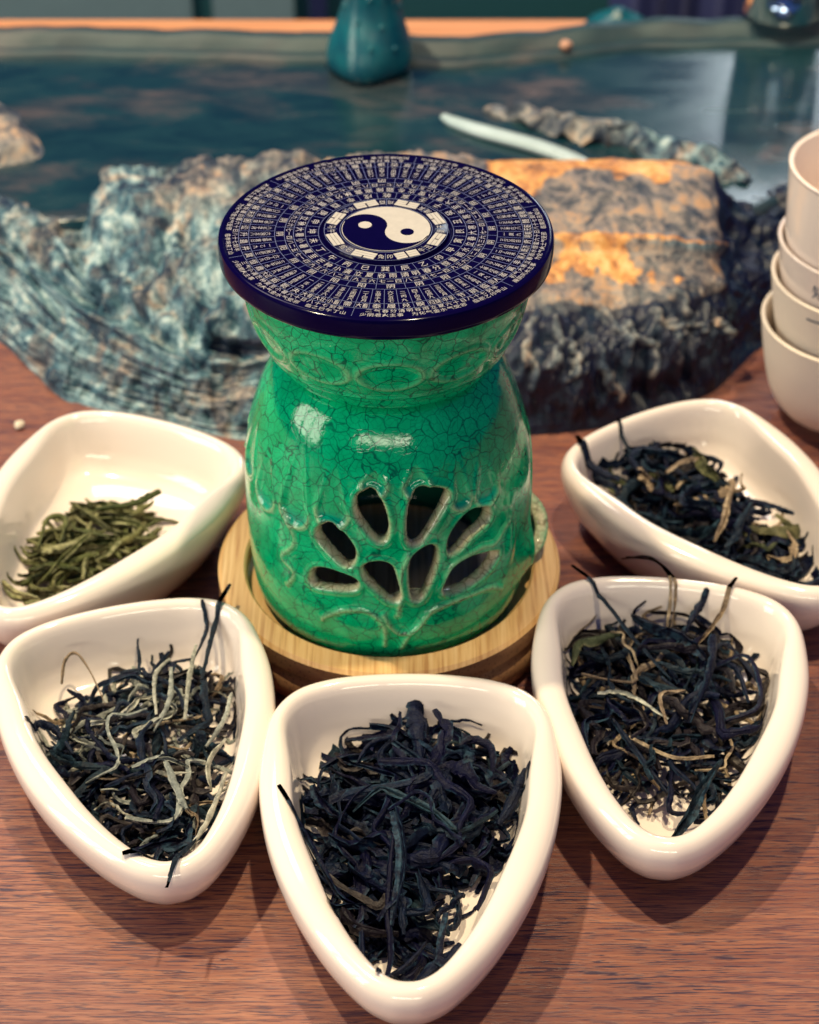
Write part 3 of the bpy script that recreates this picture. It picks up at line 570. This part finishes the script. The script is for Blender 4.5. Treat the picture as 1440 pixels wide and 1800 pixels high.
HERO = dict(   # pieces that stick out of each heap: (points, width, material)
 rf=[([(5.77, -1.3, 2.6), (6.7, -2.45, 2.5), (7.45, -3.89, 2.3), (8.5, -5.41, 1.9)], .17, L_DARK), ([(7.35, -.99, 2.5), (8.28, -.94, 2.7), (8.79, -2.04, 2.6), (8.6, -3.3, 2.0)], .16, L_TAN),
     ([(7.5, -.9, 2.3), (8.4, -1.1, 2.5), (8.95, -2.1, 2.4), (8.7, -3.3, 2.0)], .13, L_TAN), ([(6.22, -6.19, 2.1), (7.05, -6.34, 2.2), (8.2, -7.28, 2.1)], .22, L_SILV),
     ([(9.97, -3.89, 2.3), (9.69, -5.41, 2.3), (8.78, -7.33, 2.0)], .42, L_DARK), ([(9.94, -4.79, 1.9), (10.82, -4.66, 2.2), (11.06, -5.9, 2.3), (10.84, -6.86, 2.1), (9.8, -7.1, 1.8)], .17, L_BLACK),
     ([(9.9, -4.3, 1.7), (10.5, -5.0, 2.0), (10.7, -6.4, 1.9)], .2, L_DARK), ([(9.57, -8.82, 2.0), (8.56, -10.45, 1.8), (7.64, -11.9, 1.7)], .36, L_DARK), ([(9.0, -9.6, 1.8), (8.9, -10.4, 1.6), (9.0, -11.1, 1.5)], .2, L_TAN),
     ([(7.58, -2.58, 2.0), (8.22, -3.24, 2.1), (9.03, -3.76, 2.1), (9.62, -4.66, 2.0)], .5, L_DARK), ([(9.92, -2.31, 2.4), (9.4, -3.1, 2.2), (8.9, -3.9, 2.0)], .3, L_DARK), ([(10.86, -1.91, 2.5), (10.3, -2.8, 2.2), (9.48, -3.9, 1.9)], .26, L_TAN),
     ([(5.6, -4.6, 1.7), (5.8, -3.9, 2.0), (6.4, -3.8, 2.1), (7.2, -3.5, 2.0)], .6, L_GREEN), ([(7.0, -7.9, 2.0), (8.2, -8.6, 1.9), (9.4, -8.5, 1.8)], .16, L_TAN), ([(6.6, -7.2, 2.0), (7.1, -8.3, 2.0), (7.9, -9.9, 1.8)], .2, L_DARK), ([(8.1, -7.6, 2.2), (8.0, -6.6, 2.4), (8.8, -6.2, 2.2)], .18, L_TAN)],
 lf=[([(-4.9, -2.2, 2.9), (-5.3, -3.64, 2.3), (-5.56, -5.41, 1.9)], .22, L_DARK), ([(-5.7, -2.9, 2.3), (-5.55, -3.5, 2.2), (-5.9, -4.6, 1.9)], .13, L_DARK), ([(-9.75, -5.6, 1.9), (-9.72, -4.91, 2.2), (-9.41, -4.66, 2.3), (-8.9, -5.29, 2.1), (-8.36, -6.3, 1.7)], .13, L_TAN),
     ([(-5.61, -14.25, 2.85), (-5.51, -13.3, 2.85), (-5.13, -11.9, 2.1)], .15, L_DARK), ([(-7.7, -3.6, 1.9), (-7.51, -5.0, 1.7)], .12, L_DARK), ([(-6.47, -5.2, 2.2), (-6.35, -6.5, 2.2), (-6.77, -7.6, 1.9)], .26, L_SILV), ([(-5.82, -4.2, 2.2), (-5.88, -5.5, 2.1), (-5.91, -7.1, 1.9)], .28, L_SILV),
     ([(-6.6, -4.6, 2.0), (-6.9, -5.6, 2.2), (-6.75, -7.0, 2.0)], .2, L_SILV), ([(-10.3, -8.0, 2.0), (-10.1, -7.5, 2.2), (-9.6, -7.6, 2.0), (-9.0, -8.4, 1.8)], .26, L_BLACK), ([(-4.5, -9.4, 2.1), (-4.82, -11.0, 2.0), (-5.3, -12.1, 1.9)], .25, L_SILV),
     ([(-6.4, -8.6, 2.1), (-5.8, -10.0, 2.1), (-5.5, -10.7, 2.0)], .38, L_SILV), ([(-6.9, -13.1, 1.4), (-6.32, -12.95, 1.4), (-5.42, -12.8, 1.5), (-4.75, -11.7, 1.5)], .28, L_BLACK), ([(-4.6, -6.2, 2.1), (-4.7, -7.3, 2.1), (-5.2, -8.2, 1.9)], .24, L_SILV), ([(-7.2, -9.2, 2.1), (-6.4, -8.9, 2.2), (-5.6, -9.1, 2.0)], .2, L_SILV), ([(-4.6, -8.2, 2.2), (-5.0, -9.0, 2.1), (-4.9, -10.0, 2.0)], .22, L_SILV)],
 front=[([(-2.9, -10.75, 2.85), (-1.95, -12.3, 2.35), (-1.2, -13.5, 1.8), (-.5, -13.9, 1.6)], .17, L_BLACK), ([(.25, -11.5, 2.2), (.07, -14.0, 1.9), (.15, -15.6, 1.7), (-.15, -17.0, 1.9)], .19, L_BLACK), ([(.3, -11.0, 2.3), (.5, -12.6, 2.1), (.2, -14.6, 1.8)], .36, L_BLACK),
        ([(.95, -6.75, 2.0), (.98, -7.6, 2.2), (1.0, -8.9, 2.1)], .75, L_BLACK), ([(.2, -7.9, 2.0), (-.48, -8.2, 2.0), (-.9, -8.9, 1.8)], .17, L_BLACK), ([(3.9, -9.45, 2.3), (3.6, -10.2, 2.0), (3.1, -11.1, 1.8)], .4, L_DARK), ([(1.75, -15.3, 1.6), (.95, -16.2, 1.5), (.2, -17.0, 1.5)], .45, L_BLACK),
        ([(-2.05, -9.7, 1.9), (-1.7, -10.6, 1.9), (-1.1, -11.0, 1.8)], .3, L_BLACK), ([(3.0, -9.3, 1.7), (2.95, -8.4, 2.0), (2.4, -8.1, 2.0), (1.9, -8.5, 1.9)], .3, L_BLACK), ([(1.98, -15.1, 1.7), (1.5, -15.6, 1.7), (1.63, -14.2, 1.8)], .34, L_DARK), ([(-.6, -14.0, 1.6), (-.5, -15.4, 1.4), (-.1, -15.9, 1.3), (.6, -15.5, 1.4), (1.1, -14.9, 1.5)], .2, L_BLACK), ([(-1.5, -13.9, 1.4), (-1.25, -14.6, 1.3), (-1.2, -15.1, 1.2)], .34, L_BLACK)],
 rr=[([(7.9, 6.75, 2.5), (8.1, 6.1, 2.4), (8.4, 5.4, 2.1)], .16, L_DARK), ([(6.4, 5.7, 2.5), (6.91, 4.9, 2.2), (7.83, 4.25, 2.1)], .4, L_BLACK), ([(11.6, 3.7, 2.2), (11.1, 2.0, 2.3), (10.6, .9, 2.1)], .4, L_TAN), ([(12.3, 3.1, 2.0), (12.9, 2.8, 2.1), (13.5, 2.5, 2.0)], .28, L_BLACK), ([(13.9, -1.3, 2.6), (13.3, -1.6, 2.4), (12.7, -1.5, 2.0)], .12, L_BLACK),
     ([(12.1, 2.7, 2.3), (11.5, 1.4, 2.3), (10.9, .6, 2.1)], .38, L_DARK), ([(10.6, 5.8, 2.2), (10.8, 4.8, 2.3), (11.2, 4.2, 2.1)], .7, L_GREEN), ([(8.6, 4.7, 2.2), (8.7, 4.1, 2.2), (8.8, 3.6, 2.1)], .6, L_TAN), ([(9.4, 4.4, 2.3), (10.0, 4.9, 2.4), (10.6, 5.2, 2.3)], .3, L_TAN)],
 lr=[([(-7.8, 3.95, 1.8), (-8.6, 3.5, 1.7), (-10.0, 3.4, 1.5)], .3, L_OLIVE), ([(-11.7, -2.2, 1.7), (-10.9, -1.9, 1.7), (-10.2, -1.4, 1.6)], .22, L_OLIVE), ([(-12.4, -.6, 1.7), (-11.9, -1.0, 1.6), (-11.2, -1.2, 1.5)], .22, L_OLIVE), ([(-11.6, 1.2, 1.5), (-11.5, 2.6, 1.7), (-10.9, 2.6, 1.7), (-10.9, 1.3, 1.5)], .24, L_OLIVE)])
for hi, k in enumerate(('front', 'lf', 'rf', 'rr', 'lr')):
    rn = random.Random(40+hi); (bx, by), rz, ks_ = DISH[k]; ca, sa = math.cos(math.radians(rz)), math.sin(math.radians(rz))
    sp_ = SPEC[k]; samp = inpoly(HEAP[k]); ctr = np.mean(HEAP[k], 0)
    root = thing('tea_leaf_heap', HLAB[k][0], HLAB[k][1], (ctr[0], ctr[1], .7), 0, 'heaps of dry tea in the dishes'); LO = (ctr[0], ctr[1], .7)
    def clampz(V, lift=.05, keep=None):
        lx = ((V[:, 0]-bx)*ca+(V[:, 1]-by)*sa)/ks_; ly = (-(V[:, 0]-bx)*sa+(V[:, 1]-by)*ca)/ks_
        s_, h_ = bowl_h(lx, ly)
        if keep is not None:                          # loose pieces stay on the floor of the dish
            f_ = np.where(s_ > keep, (keep+.25*(s_-keep))/s_, 1.0)
            lx, ly = CEN[0]+(lx-CEN[0])*f_, CEN[1]+(ly-CEN[1])*f_; s_, h_ = bowl_h(lx, ly)
            V[:, 0] = bx+ks_*(lx*ca-ly*sa); V[:, 1] = by+ks_*(lx*sa+ly*ca)
        V[:, 2] = np.maximum(V[:, 2], h_*ks_+lift); return V
    for i in range(sp_['n']):
        x, y, dd = samp(rn); lay = rn.random()
        th = rn.gauss(.25, .75) if k == 'lr' else rn.uniform(0, math.pi*2); L = rn.uniform(*sp_['L'])*(.6+.4*min(1, dd/1.2)); wd = rn.uniform(*sp_['w'])
        zt = .72+sp_['T']*min(1, dd/1.5)**.7*lay+.08; tilt = rn.gauss(0, .13)
        flat = k == 'lr'
        dx, dy = math.cos(th), math.sin(th); nx, ny = -dy, dx; cv = rn.gauss(0, .20 if not flat else .06)*L; c2 = rn.gauss(0, .13 if not flat else .03)*L
        kink = .055 if not flat else .02; pts = []
        for t in np.linspace(-.5, .5, 8):
            off = cv*(1-4*t*t)+c2*math.sin(6.3*t)+rn.gauss(0, kink)*L*.6
            pts.append((x+dx*L*t*.92+nx*off+rn.gauss(0, kink)*L*.3, y+dy*L*t*.92+ny*off, zt+tilt*L*t-.3*t*t*L*.5+rn.gauss(0, .06 if not flat else .02)))
        r = rn.random(); acc = 0
        for mt, wgt in sp_['mats']:
            acc += wgt
            if r <= acc: break
        if mt in (L_TAN, L_SILV): wd *= .56
        if flat: v, f, a_ = leaf_mesh(pts, wd, .03, rn.gauss(0, .8), rn, rn.uniform(.2, .8), 14, .08)
        else: v, f, a_ = leaf_mesh(pts, wd, .025, rn.gauss(0, sp_['tw']), rn, rn.uniform(.3, 1.1), 20, .6)
        mesh('tea_leaf', clampz(v, .02+.1*lay, .80), f, mt, root, mt is L_OLIVE, dict(ridge=a_), None, LO)
    for pts, wd, mt in HERO[k]:
        if mt in (L_SILV, L_TAN, L_GREEN): wd *= .68
        v, f, a_ = leaf_mesh(pts, wd, .04, rn.gauss(0, 1.2), rn, .5, 19, .28)
        mesh('tea_leaf', clampz(v, .03), f, mt, root, mt is L_OLIVE, dict(ridge=a_), None, LO)

# ------------------------------------------------------------------ stone tea tray
tray = thing('tea_tray', 'large dark stone tea tray with rough natural rock edge behind the warmer', 'tea tray', (0, 25, 0))
TL = (0, 25, 0)
COLS = {-19: [(-24.5, 20.5, 0), (-24.4, 21.5, 1.6), (-24.2, 23.0, 2.6), (-24, 23.6, 3.45), (-24, 25, 3.2)],
 -18: [(-18.1, 17.6, 0), (-17.9, 18.2, 1.6), (-18.0, 20.2, 2.7), (-18, 21, 3.5), (-18, 23.0, 3.2)],
 -16: [(-15.7, 16.1, 0), (-15.8, 17.2, 1.2), (-15.8, 18.9, 2.7), (-15.9, 19.8, 3.5), (-15.9, 21.6, 3.2)],
 -13: [(-12.8, 12.3, 0), (-12.9, 13.6, 1.3), (-13.1, 16, 2.25), (-13.4, 18.3, 3.5), (-13.5, 20.0, 3.2)],
 -12: [(-11.9, 11.8, 0), (-11.9, 12.9, 1.2), (-11.9, 14.7, 2.2), (-12.1, 16.6, 3.1), (-12.3, 19.0, 3.2)],
 -11: [(-10.9, 11.3, 0), (-10.9, 12.3, 1.2), (-10.9, 13.7, 2.2), (-11.2, 16.6, 3.9), (-11.5, 20.2, 4.9)],
 -8: [(-8.3, 10.5, 0), (-8.3, 11.1, 1.0), (-8.3, 11.9, 2.0), (-8.5, 15.6, 4.0), (-8.9, 20.8, 5.1)],
 -5: [(-5.4, 9.4, 0), (-5.5, 10.5, .9), (-5.5, 11.9, 1.6), (-5.6, 13.6, 3.6), (-6, 20.8, 5.4)],
 -1: [(-1, 9.5, 0), (-1, 10.4, 1.6), (-1, 12.0, 2.6), (-1, 14.6, 4.0), (-1, 21, 5.4)],
 5: [(5.1, 9.7, 0), (5.0, 10.4, 2.5), (5.1, 12.4, 3.4), (5.3, 16.2, 4.5), (5.4, 20.8, 5.4)],
 9: [(8.8, 10.5, 0), (8.6, 11.2, 2.6), (8.7, 12.7, 3.3), (9, 16.2, 4.6), (9.3, 20.8, 5.5)],
 12: [(12.0, 12.3, 0), (11.8, 12.7, 2.2), (11.8, 13.7, 3.2), (12, 16.0, 4.35), (12.5, 20.3, 5.2)],
 13: [(13.4, 14.0, 0), (13.2, 14.4, 1.8), (13.1, 15.3, 2.9), (13.1, 17.0, 3.7), (13.3, 19.6, 4.3)],
 14: [(14.4, 15.4, 0), (14.3, 16.0, 1.5), (14.3, 17.0, 2.3), (14.4, 18.6, 2.9), (14.5, 20.6, 3.3)],
 16: [(15.7, 16.4, 0), (15.6, 17.2, 1.5), (15.8, 19.0, 2.4), (16, 20.6, 3.0), (16.2, 22.0, 3.4)],
 19: [(18.7, 17.8, 0), (18.6, 18.7, 1.6), (18.9, 21.2, 2.6), (19.1, 22.5, 3.2), (19.2, 23.6, 3.4)],
 25: [(25, 21, 0), (25, 22, 1.6), (25, 23.2, 2.6), (25, 24, 3.2), (25, 25, 3.4)]}
cols = np.array(list(COLS.values()), float)                          # (ncol, 5, 3)
back = cols[:, -1:].copy(); back[..., 1] += .9; back[..., 2] = np.minimum(back[..., 2]-.2, 4.6)
back2 = cols[:, -1:].copy(); back2[..., 1] += 1.5; back2[..., 2] = 2.6
bot = cols[:, :1].copy(); bot[..., 1] += .8; bot[..., 2] = -.0
cols = np.concatenate([cols, back, back2], 1)
NP_, NC = 130, 520
prf = np.stack([catmull(c, NP_) for c in cols]); G = np.stack([catmull(prf[:, j], NC) for j in range(NP_)], 1)     # (NC,NP_,3)
tt = np.linspace(0, 6, NP_)[None].repeat(NC, 0).ravel(); V = G.reshape(-1, 3)
nrm = np.cross(np.gradient(G, axis=0), np.gradient(G, axis=1)).reshape(-1, 3); nrm /= np.linalg.norm(nrm, axis=1)[:, None]+1e-9
if nrm[:, 2].mean() < 0: nrm = -nrm
x = V[:, 0]; face = sm(2.2, 1.6, tt)*sm(.0, .15, tt)
right = sm(3, 4.5, x)*sm(13.4, 12.6, x); leftb = sm(-12.3, -10.5, x)*sm(2, -3, x)
d1 = fbm(V, .42, 5, 3.1, (1, 1, .6)); d2 = fbm(V, 1.5, 4, 9.3, (1.2, 1, .5)); d3 = fbm(V, 3.6, 3, 5.7)
rid = 1-np.abs(fbm(V, .75, 4, 21.0, (1.7, 1.0, .38)))*2.2
amp = sm(0, .35, tt)*sm(6, 5.2, tt)
smooth_top = sm(2.1, 2.6, tt)*right
disp = (.55*d1+.20*d2+.05*d3)*(1-.82*smooth_top)*(1-.35*right*sm(2.2,2.0,tt))+.36*(rid-.5)*face*(.4+.6*right)
# fold line between apron and block, left side; ledge on the right block
fold = np.exp(-((tt-2.05)/.07)**2)*sm(4, 0, x); groove = np.exp(-((tt-2.28)/.13)**2)*sm(-3, -7, x)
disp *= 1-.75*np.exp(-((tt-2.0)/.16)**2)*sm(2, -2, x)
disp += .36*fold*(1+.5*d2)-.45*groove*sm(-14.5, -12, x)
disp += right*((.30+.15*d2)*np.exp(-((tt-3.0-.02*(x-8)**2*.12)/.05)**2)-.16*sm(2.95, 2.88, tt)*sm(2.3, 2.7, tt))
V = V+nrm*(disp*amp)[:, None]; V[:, 2] = np.maximum(V[:, 2], .01)
pale = np.clip(sm(1.5, -4.5, x)*(1-.9*sm(3.3, 4.2, tt+.5*d1)*sm(-9.8, -7.5, x))+.75*np.exp(-((tt-3.0)/.05)**2)*right, 0, 1)
orange = np.clip(right*(sm(3.42, 3.72, tt+.4*d1-.055*(x-5)-.5*sm(10.5, 11.5, x))*1.0+np.exp(-((tt-2.66+.25*d1)/.2)**2)*np.exp(-((x-8.2)/2.6)**2)*(1.0+1.3*d2)+.62*np.exp(-((tt-3.0-.02*(x-8)**2*.12)/.05)**2))+.42*sm(3.0, 3.2, tt)*sm(-9, -5, x)*sm(3, 0, x)*sm(4.2, 3.0, tt), 0, 1)
dark = np.clip(sm(2.35, 2.0, tt)*sm(-4.5, 1, x)+sm(2.9, 2.2, tt)*sm(2.1, 2.3, tt)*sm(-8.5, -6.5, x)*sm(4, 1, x)+sm(12.6, 13.0, x)*1.0, 0, 1)
roots = np.zeros(len(x))
for P_ in ([(8.0, 2.1), (8.6, 1.6), (8.9, 1.2)], [(8.6, 1.9), (9.5, 1.2), (9.8, 1.0), (9.7, .6)], [(9.7, 2.0), (10.3, 1.7), (10.9, 1.3)], [(10.8, 2.25), (11.1, 1.9), (11.4, 1.6), (11.8, 1.25)], [(5.3, 2.1), (5.0, 1.5), (5.2, .7)], [(6.6, 1.5), (6.8, 1.1), (6.6, .8)], [(7.6, 1.3), (8.0, .7), (8.6, .35)], [(12.1, 1.5), (12.6, 1.2), (12.9, .9)], [(6.0, 1.9), (6.2, 1.4), (5.9, 1.0)]):
    sel = (x > 3.5) & (tt < 2.6); q_ = catmull(P_, 16); q_[:, 0] += .12*np.sin(np.arange(16)*1.1)
    dd_ = np.full(len(x), 9.0); dd_[sel] = polydist(x[sel]+.18*d2[sel], tt[sel]*1.9, q_*np.array([1, 1.9]), False)
    roots = np.maximum(roots, np.exp(-(dd_/.15)**2))
for P_ in ([(-13.2, 2.9), (-11.8, 2.75), (-10, 2.55), (-8.2, 2.3), (-6.0, 2.12)], [(-12.3, 3.4), (-11.7, 2.8), (-10.8, 2.4)], [(-9.6, 2.5), (-8.8, 2.85), (-8.4, 3.3)], [(-16, 2.4), (-14.5, 1.8), (-13.4, 1.5)], [(-7.2, 2.2), (-6.9, 2.5), (-6.2, 2.9)]):
    sel = (x < -4); q_ = catmull(P_, 20); q_[:, 0] += .10*np.sin(np.arange(20)*.9)
    dd_ = np.full(len(x), 9.0); dd_[sel] = polydist(x[sel]+.15*d2[sel], tt[sel]*2.2, q_*np.array([1, 2.2]), False)
    roots = np.maximum(roots, .95*np.exp(-(dd_/.20)**2)); V = V-nrm*(.22*np.exp(-((dd_-.42)/.16)**2))[:, None]
V = V+nrm*(.30*roots)[:, None]
rv = np.maximum(.5*sm(.75, 1.0, rid)*face*(x > -3), roots); dark = dark*(1-.9*rv); pale = np.maximum(pale, .45*rv)
streak = np.clip(sm(2.25, 1.9, tt)*sm(-1, -4, x)+.9*sm(.7, .3, tt)*sm(-1, 3, x), 0, 1)
mesh('rock_edge', V, gridF(NC, NP_)[::1], ROCK, tray, True, dict(pale=pale, orange=orange, dark=dark, streak=streak, along=x, across=tt), None, TL)
# flat polished top behind the rough edge
xs = np.linspace(-26, 30, 90); fr = np.interp(xs, [-26, -24, -18, -15.9, -13.4, -11.5, -8, 12.4, 14.5, 16.2, 19.2, 25, 30], [24.5, 24.2, 21.8, 20.6, 19.6, 20.2, 20.6, 20.4, 20.2, 21.8, 23.2, 24.6, 26])
rows = []
for x_, y_ in zip(xs, fr): rows += [(x_, y_, 0.02), (x_, y_, 3.30)]+[(x_, y_+(37.8-y_)*t, 3.42) for t in np.linspace(.02, 1, 40)]+[(x_, 37.9, .02)]
mesh('basin_top', rows, gridF(len(xs), 43)[::1], TRAY, tray, True, None, None, TL)
# raised back rim
ux = np.linspace(-28, 32, 150); V = []
for x_ in ux:
    yb = np.interp(x_, [-28, -18, 0, 3, 5, 8, 12, 20, 32], [37.4, 37.4, 36.6, 36.2, 36.4, 37.4, 38.2, 38.6, 39.5]); wv = .35*mn.noise((x_*.3, 4, 1)); hz = 4.15+.12*mn.noise((x_*.5, 1, 2))
    for dy, z_ in ((-2.0, 3.35), (-1.85, 3.6), (-1.6, 3.7), (-1.3, 3.6), (-1.1, 3.66), (-.9, hz), (-.2, hz+.05), (.3, hz-.25), (.5, 2.0), (.5, .02)): V.append((x_, yb+dy+wv*(1 if dy < -1 else .6), z_+.05*mn.noise((x_*1.3, dy*2, 3))))
mesh('back_rim', V, gridF(len(ux), 10), RIM, tray, True, None, None, TL)
# drain channel rim and the broken rock strip beside it
def tube(P, rad, n=40, m=12, flat=1.0, rough=0, seed=1.0):
    P = catmull(P, n); tg = np.gradient(P, axis=0); tg /= np.linalg.norm(tg, axis=1)[:, None]; V = []
    u = np.linspace(0, 1, n); rr = np.interp(u, np.linspace(0, 1, len(rad)), rad)
    for i in range(n):
        s1 = np.cross(tg[i], (0, 0, 1.0)); s1 /= np.linalg.norm(s1); s2 = np.cross(s1, tg[i])
        for j in range(m):
            a = 2*math.pi*j/m; q = P[i]+rr[i]*(s1*math.cos(a)+s2*math.sin(a)*flat)
            if rough: q = q+rough*rr[i]*Vector((mn.noise(q*1.1+seed), mn.noise(q*1.2-seed), .8*mn.noise(q*1.3+2*seed)))
            V.append(q)
    return np.array(V), gridF(n, m, False, True)+[tuple(range(m)), tuple((n-1)*m+i for i in range(m))[::-1]]
GLOSS = plain('drain_lip_highlight', (.42, .52, .54), .14, .6)  # pale blue albedo stands in for the bright highlight along the drain lip
V, F = tube([(2.2, 29.1, 3.45), (2.7, 28.3, 3.55), (3.9, 27.3, 3.6), (6.3, 25.8, 3.6), (8.0, 24.3, 3.55), (8.6, 23.0, 3.4)], [.22, .36, .45, .45, .42, .3], 50, 14, .6)
mesh('drain_lip', V, F, GLOSS, tray, True, None, None, TL)
V, F = tube([(4.2, 29.9, 3.4), (5.6, 29.0, 3.5), (7.8, 27.8, 3.55), (10.0, 26.6, 3.6), (12.0, 25.4, 3.55), (13.8, 24.0, 3.5), (15.0, 23.0, 3.4)], [.3, .62, .8, .85, .75, .7, .4], 130, 26, .55, .9, 3.0)
pl = sm(8, 12, V[:, 0]); mesh('rock_strip', V, F, ROCK, tray, True, dict(pale=.3+.7*pl, orange=.22*(1-pl), dark=0*pl), None, TL)
# low brown rock patch on the left of the basin
n = 70; gx, gy = np.meshgrid(np.linspace(-24, -14.2, n), np.linspace(23.8, 31.0, n), indexing='ij')
d = polydist(gx, gy, catmull([(-25, 24.2), (-18, 24.1), (-16.2, 24.5), (-15.0, 25.3), (-15.4, 27), (-16.4, 28.6), (-17.6, 30.2), (-25, 31.5)], 60, True))
hz = 3.36+.75*sm(.1, -1.0, d); V = np.stack([gx, gy, hz], -1).reshape(-1, 3); V[:, 2] += .25*fbm(V, .8, 4, 2.0)*sm(.0, -.8, d.ravel())
mesh('rock_patch', V, gridF(n, n)[::1], ROCK, tray, True, dict(pale=np.full(n*n, .18), orange=np.full(n*n, .26), dark=np.zeros(n*n)), None, TL)

# ------------------------------------------------------------------ teal figurine on the tray
TEAL = NT('teal_ceramic'); tn = TEAL.noise(TEAL.coords(), .8, 4)
TEAL = TEAL.set(Base_Color=TEAL.ramp(tn, [(.3, (.003, .06, .10)), (.7, (.008, .14, .17))]), Roughness=.3, Specular_IOR_Level=.5)
fig = thing('tea_pet', 'small teal gourd shaped tea pet figurine with warty bumps on the tray', 'figurine', (-1.25, 34.2, 3.44)); FL = (-1.25, 34.2, 3.44)
pf = catmull([(0, 3.44), (1.55, 3.46), (1.92, 3.75), (1.98, 4.2), (1.86, 4.8), (1.62, 5.5), (1.42, 6.2), (1.3, 6.9), (1.3, 7.7), (1.25, 8.6), (.9, 9.4), (.4, 9.8), (0, 9.85)], 60)
V, F = lathe(pf, 64); ang = np.arctan2(V[:, 1], V[:, 0])
f_ = 1+.05*np.sin(3*ang+.5)*sm(6, 4, V[:, 2])+.03*np.sin(5*ang+V[:, 2]); V[:, 0] *= f_; V[:, 1] *= f_; V[:, 0] += -1.25+.06*(V[:, 2]-3.4); V[:, 1] += 34.2
mesh('torso', V, F, TEAL, fig, True, None, None, FL)
for a, z_ in ((-115, 6.2), (-70, 6.0), (-95, 7.2), (-60, 7.4), (-130, 7.5), (-118, 4.9), (-50, 5.0), (-20, 6.6), (-160, 6.6), (-88, 5.1)):
    r_ = np.interp(z_, pf[:, 1], pf[:, 0]); cx, cy = -1.25+.06*(z_-3.4)+r_*math.cos(math.radians(a)), 34.2+r_*math.sin(math.radians(a))
    t_ = np.linspace(-math.pi/2, math.pi/2, 8); V, F = lathe([(.12*math.cos(q), z_+.12*math.sin(q)) for q in t_], 12, cx, cy); mesh('wart', V, F, TEAL, fig, True, None, None, FL)

# ------------------------------------------------------------------ stack of white cups
CW = dict(x=16.8, y=11.2)
clab = ['bottom cup of the white stack, widest, standing on the table', 'white cup sitting in the bottom cup, second from below', 'white cup printed with a dark blue character, third from below', 'topmost white cup of the stack']
zb = 0.0
for i, (R_, H_, dx) in enumerate(((3.30, 4.2, 0), (3.28, 4.2, .12), (3.24, 4.2, .16), (3.22, 5.5, .16))):
    zb = (0, 1.85, 3.25, 4.75)[i]; cx, cy = CW['x']+dx, CW['y']+.03*i; q = R_/3.3
    pc = catmull([(0, .18), (1.15*q, .18), (1.25*q, .0), (1.5*q, .0), (1.6*q, .15), (2.15*q, .45), (2.62*q, 1.1), (2.88*q, 1.9), (3.1*q, 2.9), (R_-.02, H_-.16), (R_, H_-.06), (R_-.06, H_), (R_-.15, H_-.05), (R_-.19, H_-.25), (2.92*q, 2.9), (2.68*q, 1.9), (2.3*q, 1.0), (1.4*q, .55), (0, .5)], 90)
    V, F = lathe(pc, 96); tl = (cx, cy, zb)
    cup = mesh('tea_cup', np.array(V)+np.array(tl), F, MATTE if i < 2 else PORC, None, True, None, None, tl); tag(cup, clab[i], 'cup', 'stacked white tea cups')
    def decal(name, v2, f2, az, z0, size):
        P = []
        for a_, b_ in v2:
            zz = z0+b_*size; r_ = np.interp(zz, pc[:48, 1], pc[:48, 0])+.012; th = math.radians(az)+a_*size/r_
            P.append((r_*math.cos(th), r_*math.sin(th), zz))
        o_ = mesh(name, P, f2, INK, None, True); o_.parent = cup; o_.location = (0, 0, 0)
    if i == 2:
        v2, f2 = glyph('知'); decal('lettering', v2, f2, -133, 3.3, .62)
    if i == 1:
        v2 = [(t, .03*math.sin(3*t)-.02*t) for t in np.linspace(-.5, .5, 12)]; v2 = v2+[(a_, b_-.12) for a_, b_ in v2]
        decal('brush_stroke', v2, [(j, 12+j, 13+j, 1+j) for j in range(11)], -131, 3.72, .7)

# ------------------------------------------------------------------ small things
def pebble(name, c, r, m, label, cat, seed):
    t_ = np.linspace(-math.pi/2, math.pi/2, 14); V, F = lathe([(math.cos(q), math.sin(q)) for q in t_], 24)
    V = np.array([np.array(v)*(r*(1+.22*mn.noise(Vector(v)*1.3+Vector((seed, 0, 0))))) for v in V])*np.array([1, 1, .8]); V[:, 2] -= V[:, 2].min(); V += np.array(c)
    return tag(mesh(name, V, F, m, None, True, None, None, c), label, cat)
pebble('pebble', (-13.9, 10.2, 0.002), .19, plain('white_pebble', (.72, .62, .48), .4), 'tiny white pebble on the table left of the stone tray', 'pebble', 1.0)
pebble('rim_pebble', (8.0, 35.6, 3.66), .3, plain('pink_pebble', (.5, .25, .16), .5), 'small pinkish pebble on the back rim of the stone tray', 'pebble', 4.0)
GL = NT('clear_glass'); GL = GL.set(Base_Color=(.93, .97, .98), Roughness=.02, Transmission_Weight=1.0, IOR=1.45)
def glass_jar(x_, y_, z_, r_, h_, label):
    V, F = lathe([(0, .25), (r_*.8, .25), (r_*.9, .5), (r_*.93, h_-.05), (r_*.97, h_), (r_, h_-.05), (r_*.98, .3), (r_*.85, 0), (0, 0)], 48)
    tag(mesh('glass_cup', np.array(V)+np.array((x_, y_, z_)), F, GL, None, True, None, None, (x_, y_, z_)), label, 'glass', 'glasses at the back of the tray')
glass_jar(18.6, 38.3, 4.3, 2.0, 6.5, 'left clear glass standing on the back rim of the tray'); glass_jar(23.2, 38.5, 4.3, 2.0, 6.5, 'right clear glass at the back corner of the tray')
bowlt = lathe([(0, 1.5), (.35, 1.48), (.4, 1.3), (.9, 1.15), (1.5, .8), (1.75, .4), (1.7, .15), (1.3, .0), (0, 0)], 48)
tag(mesh('teal_jar_lid', np.array(bowlt[0])+np.array((11.3, 43.6, .903)), bowlt[1], TEAL, None, True, None, None, (11.3, 43.6, .903)), 'small dark teal domed lid on the added orange board behind the stone tray', 'lid')
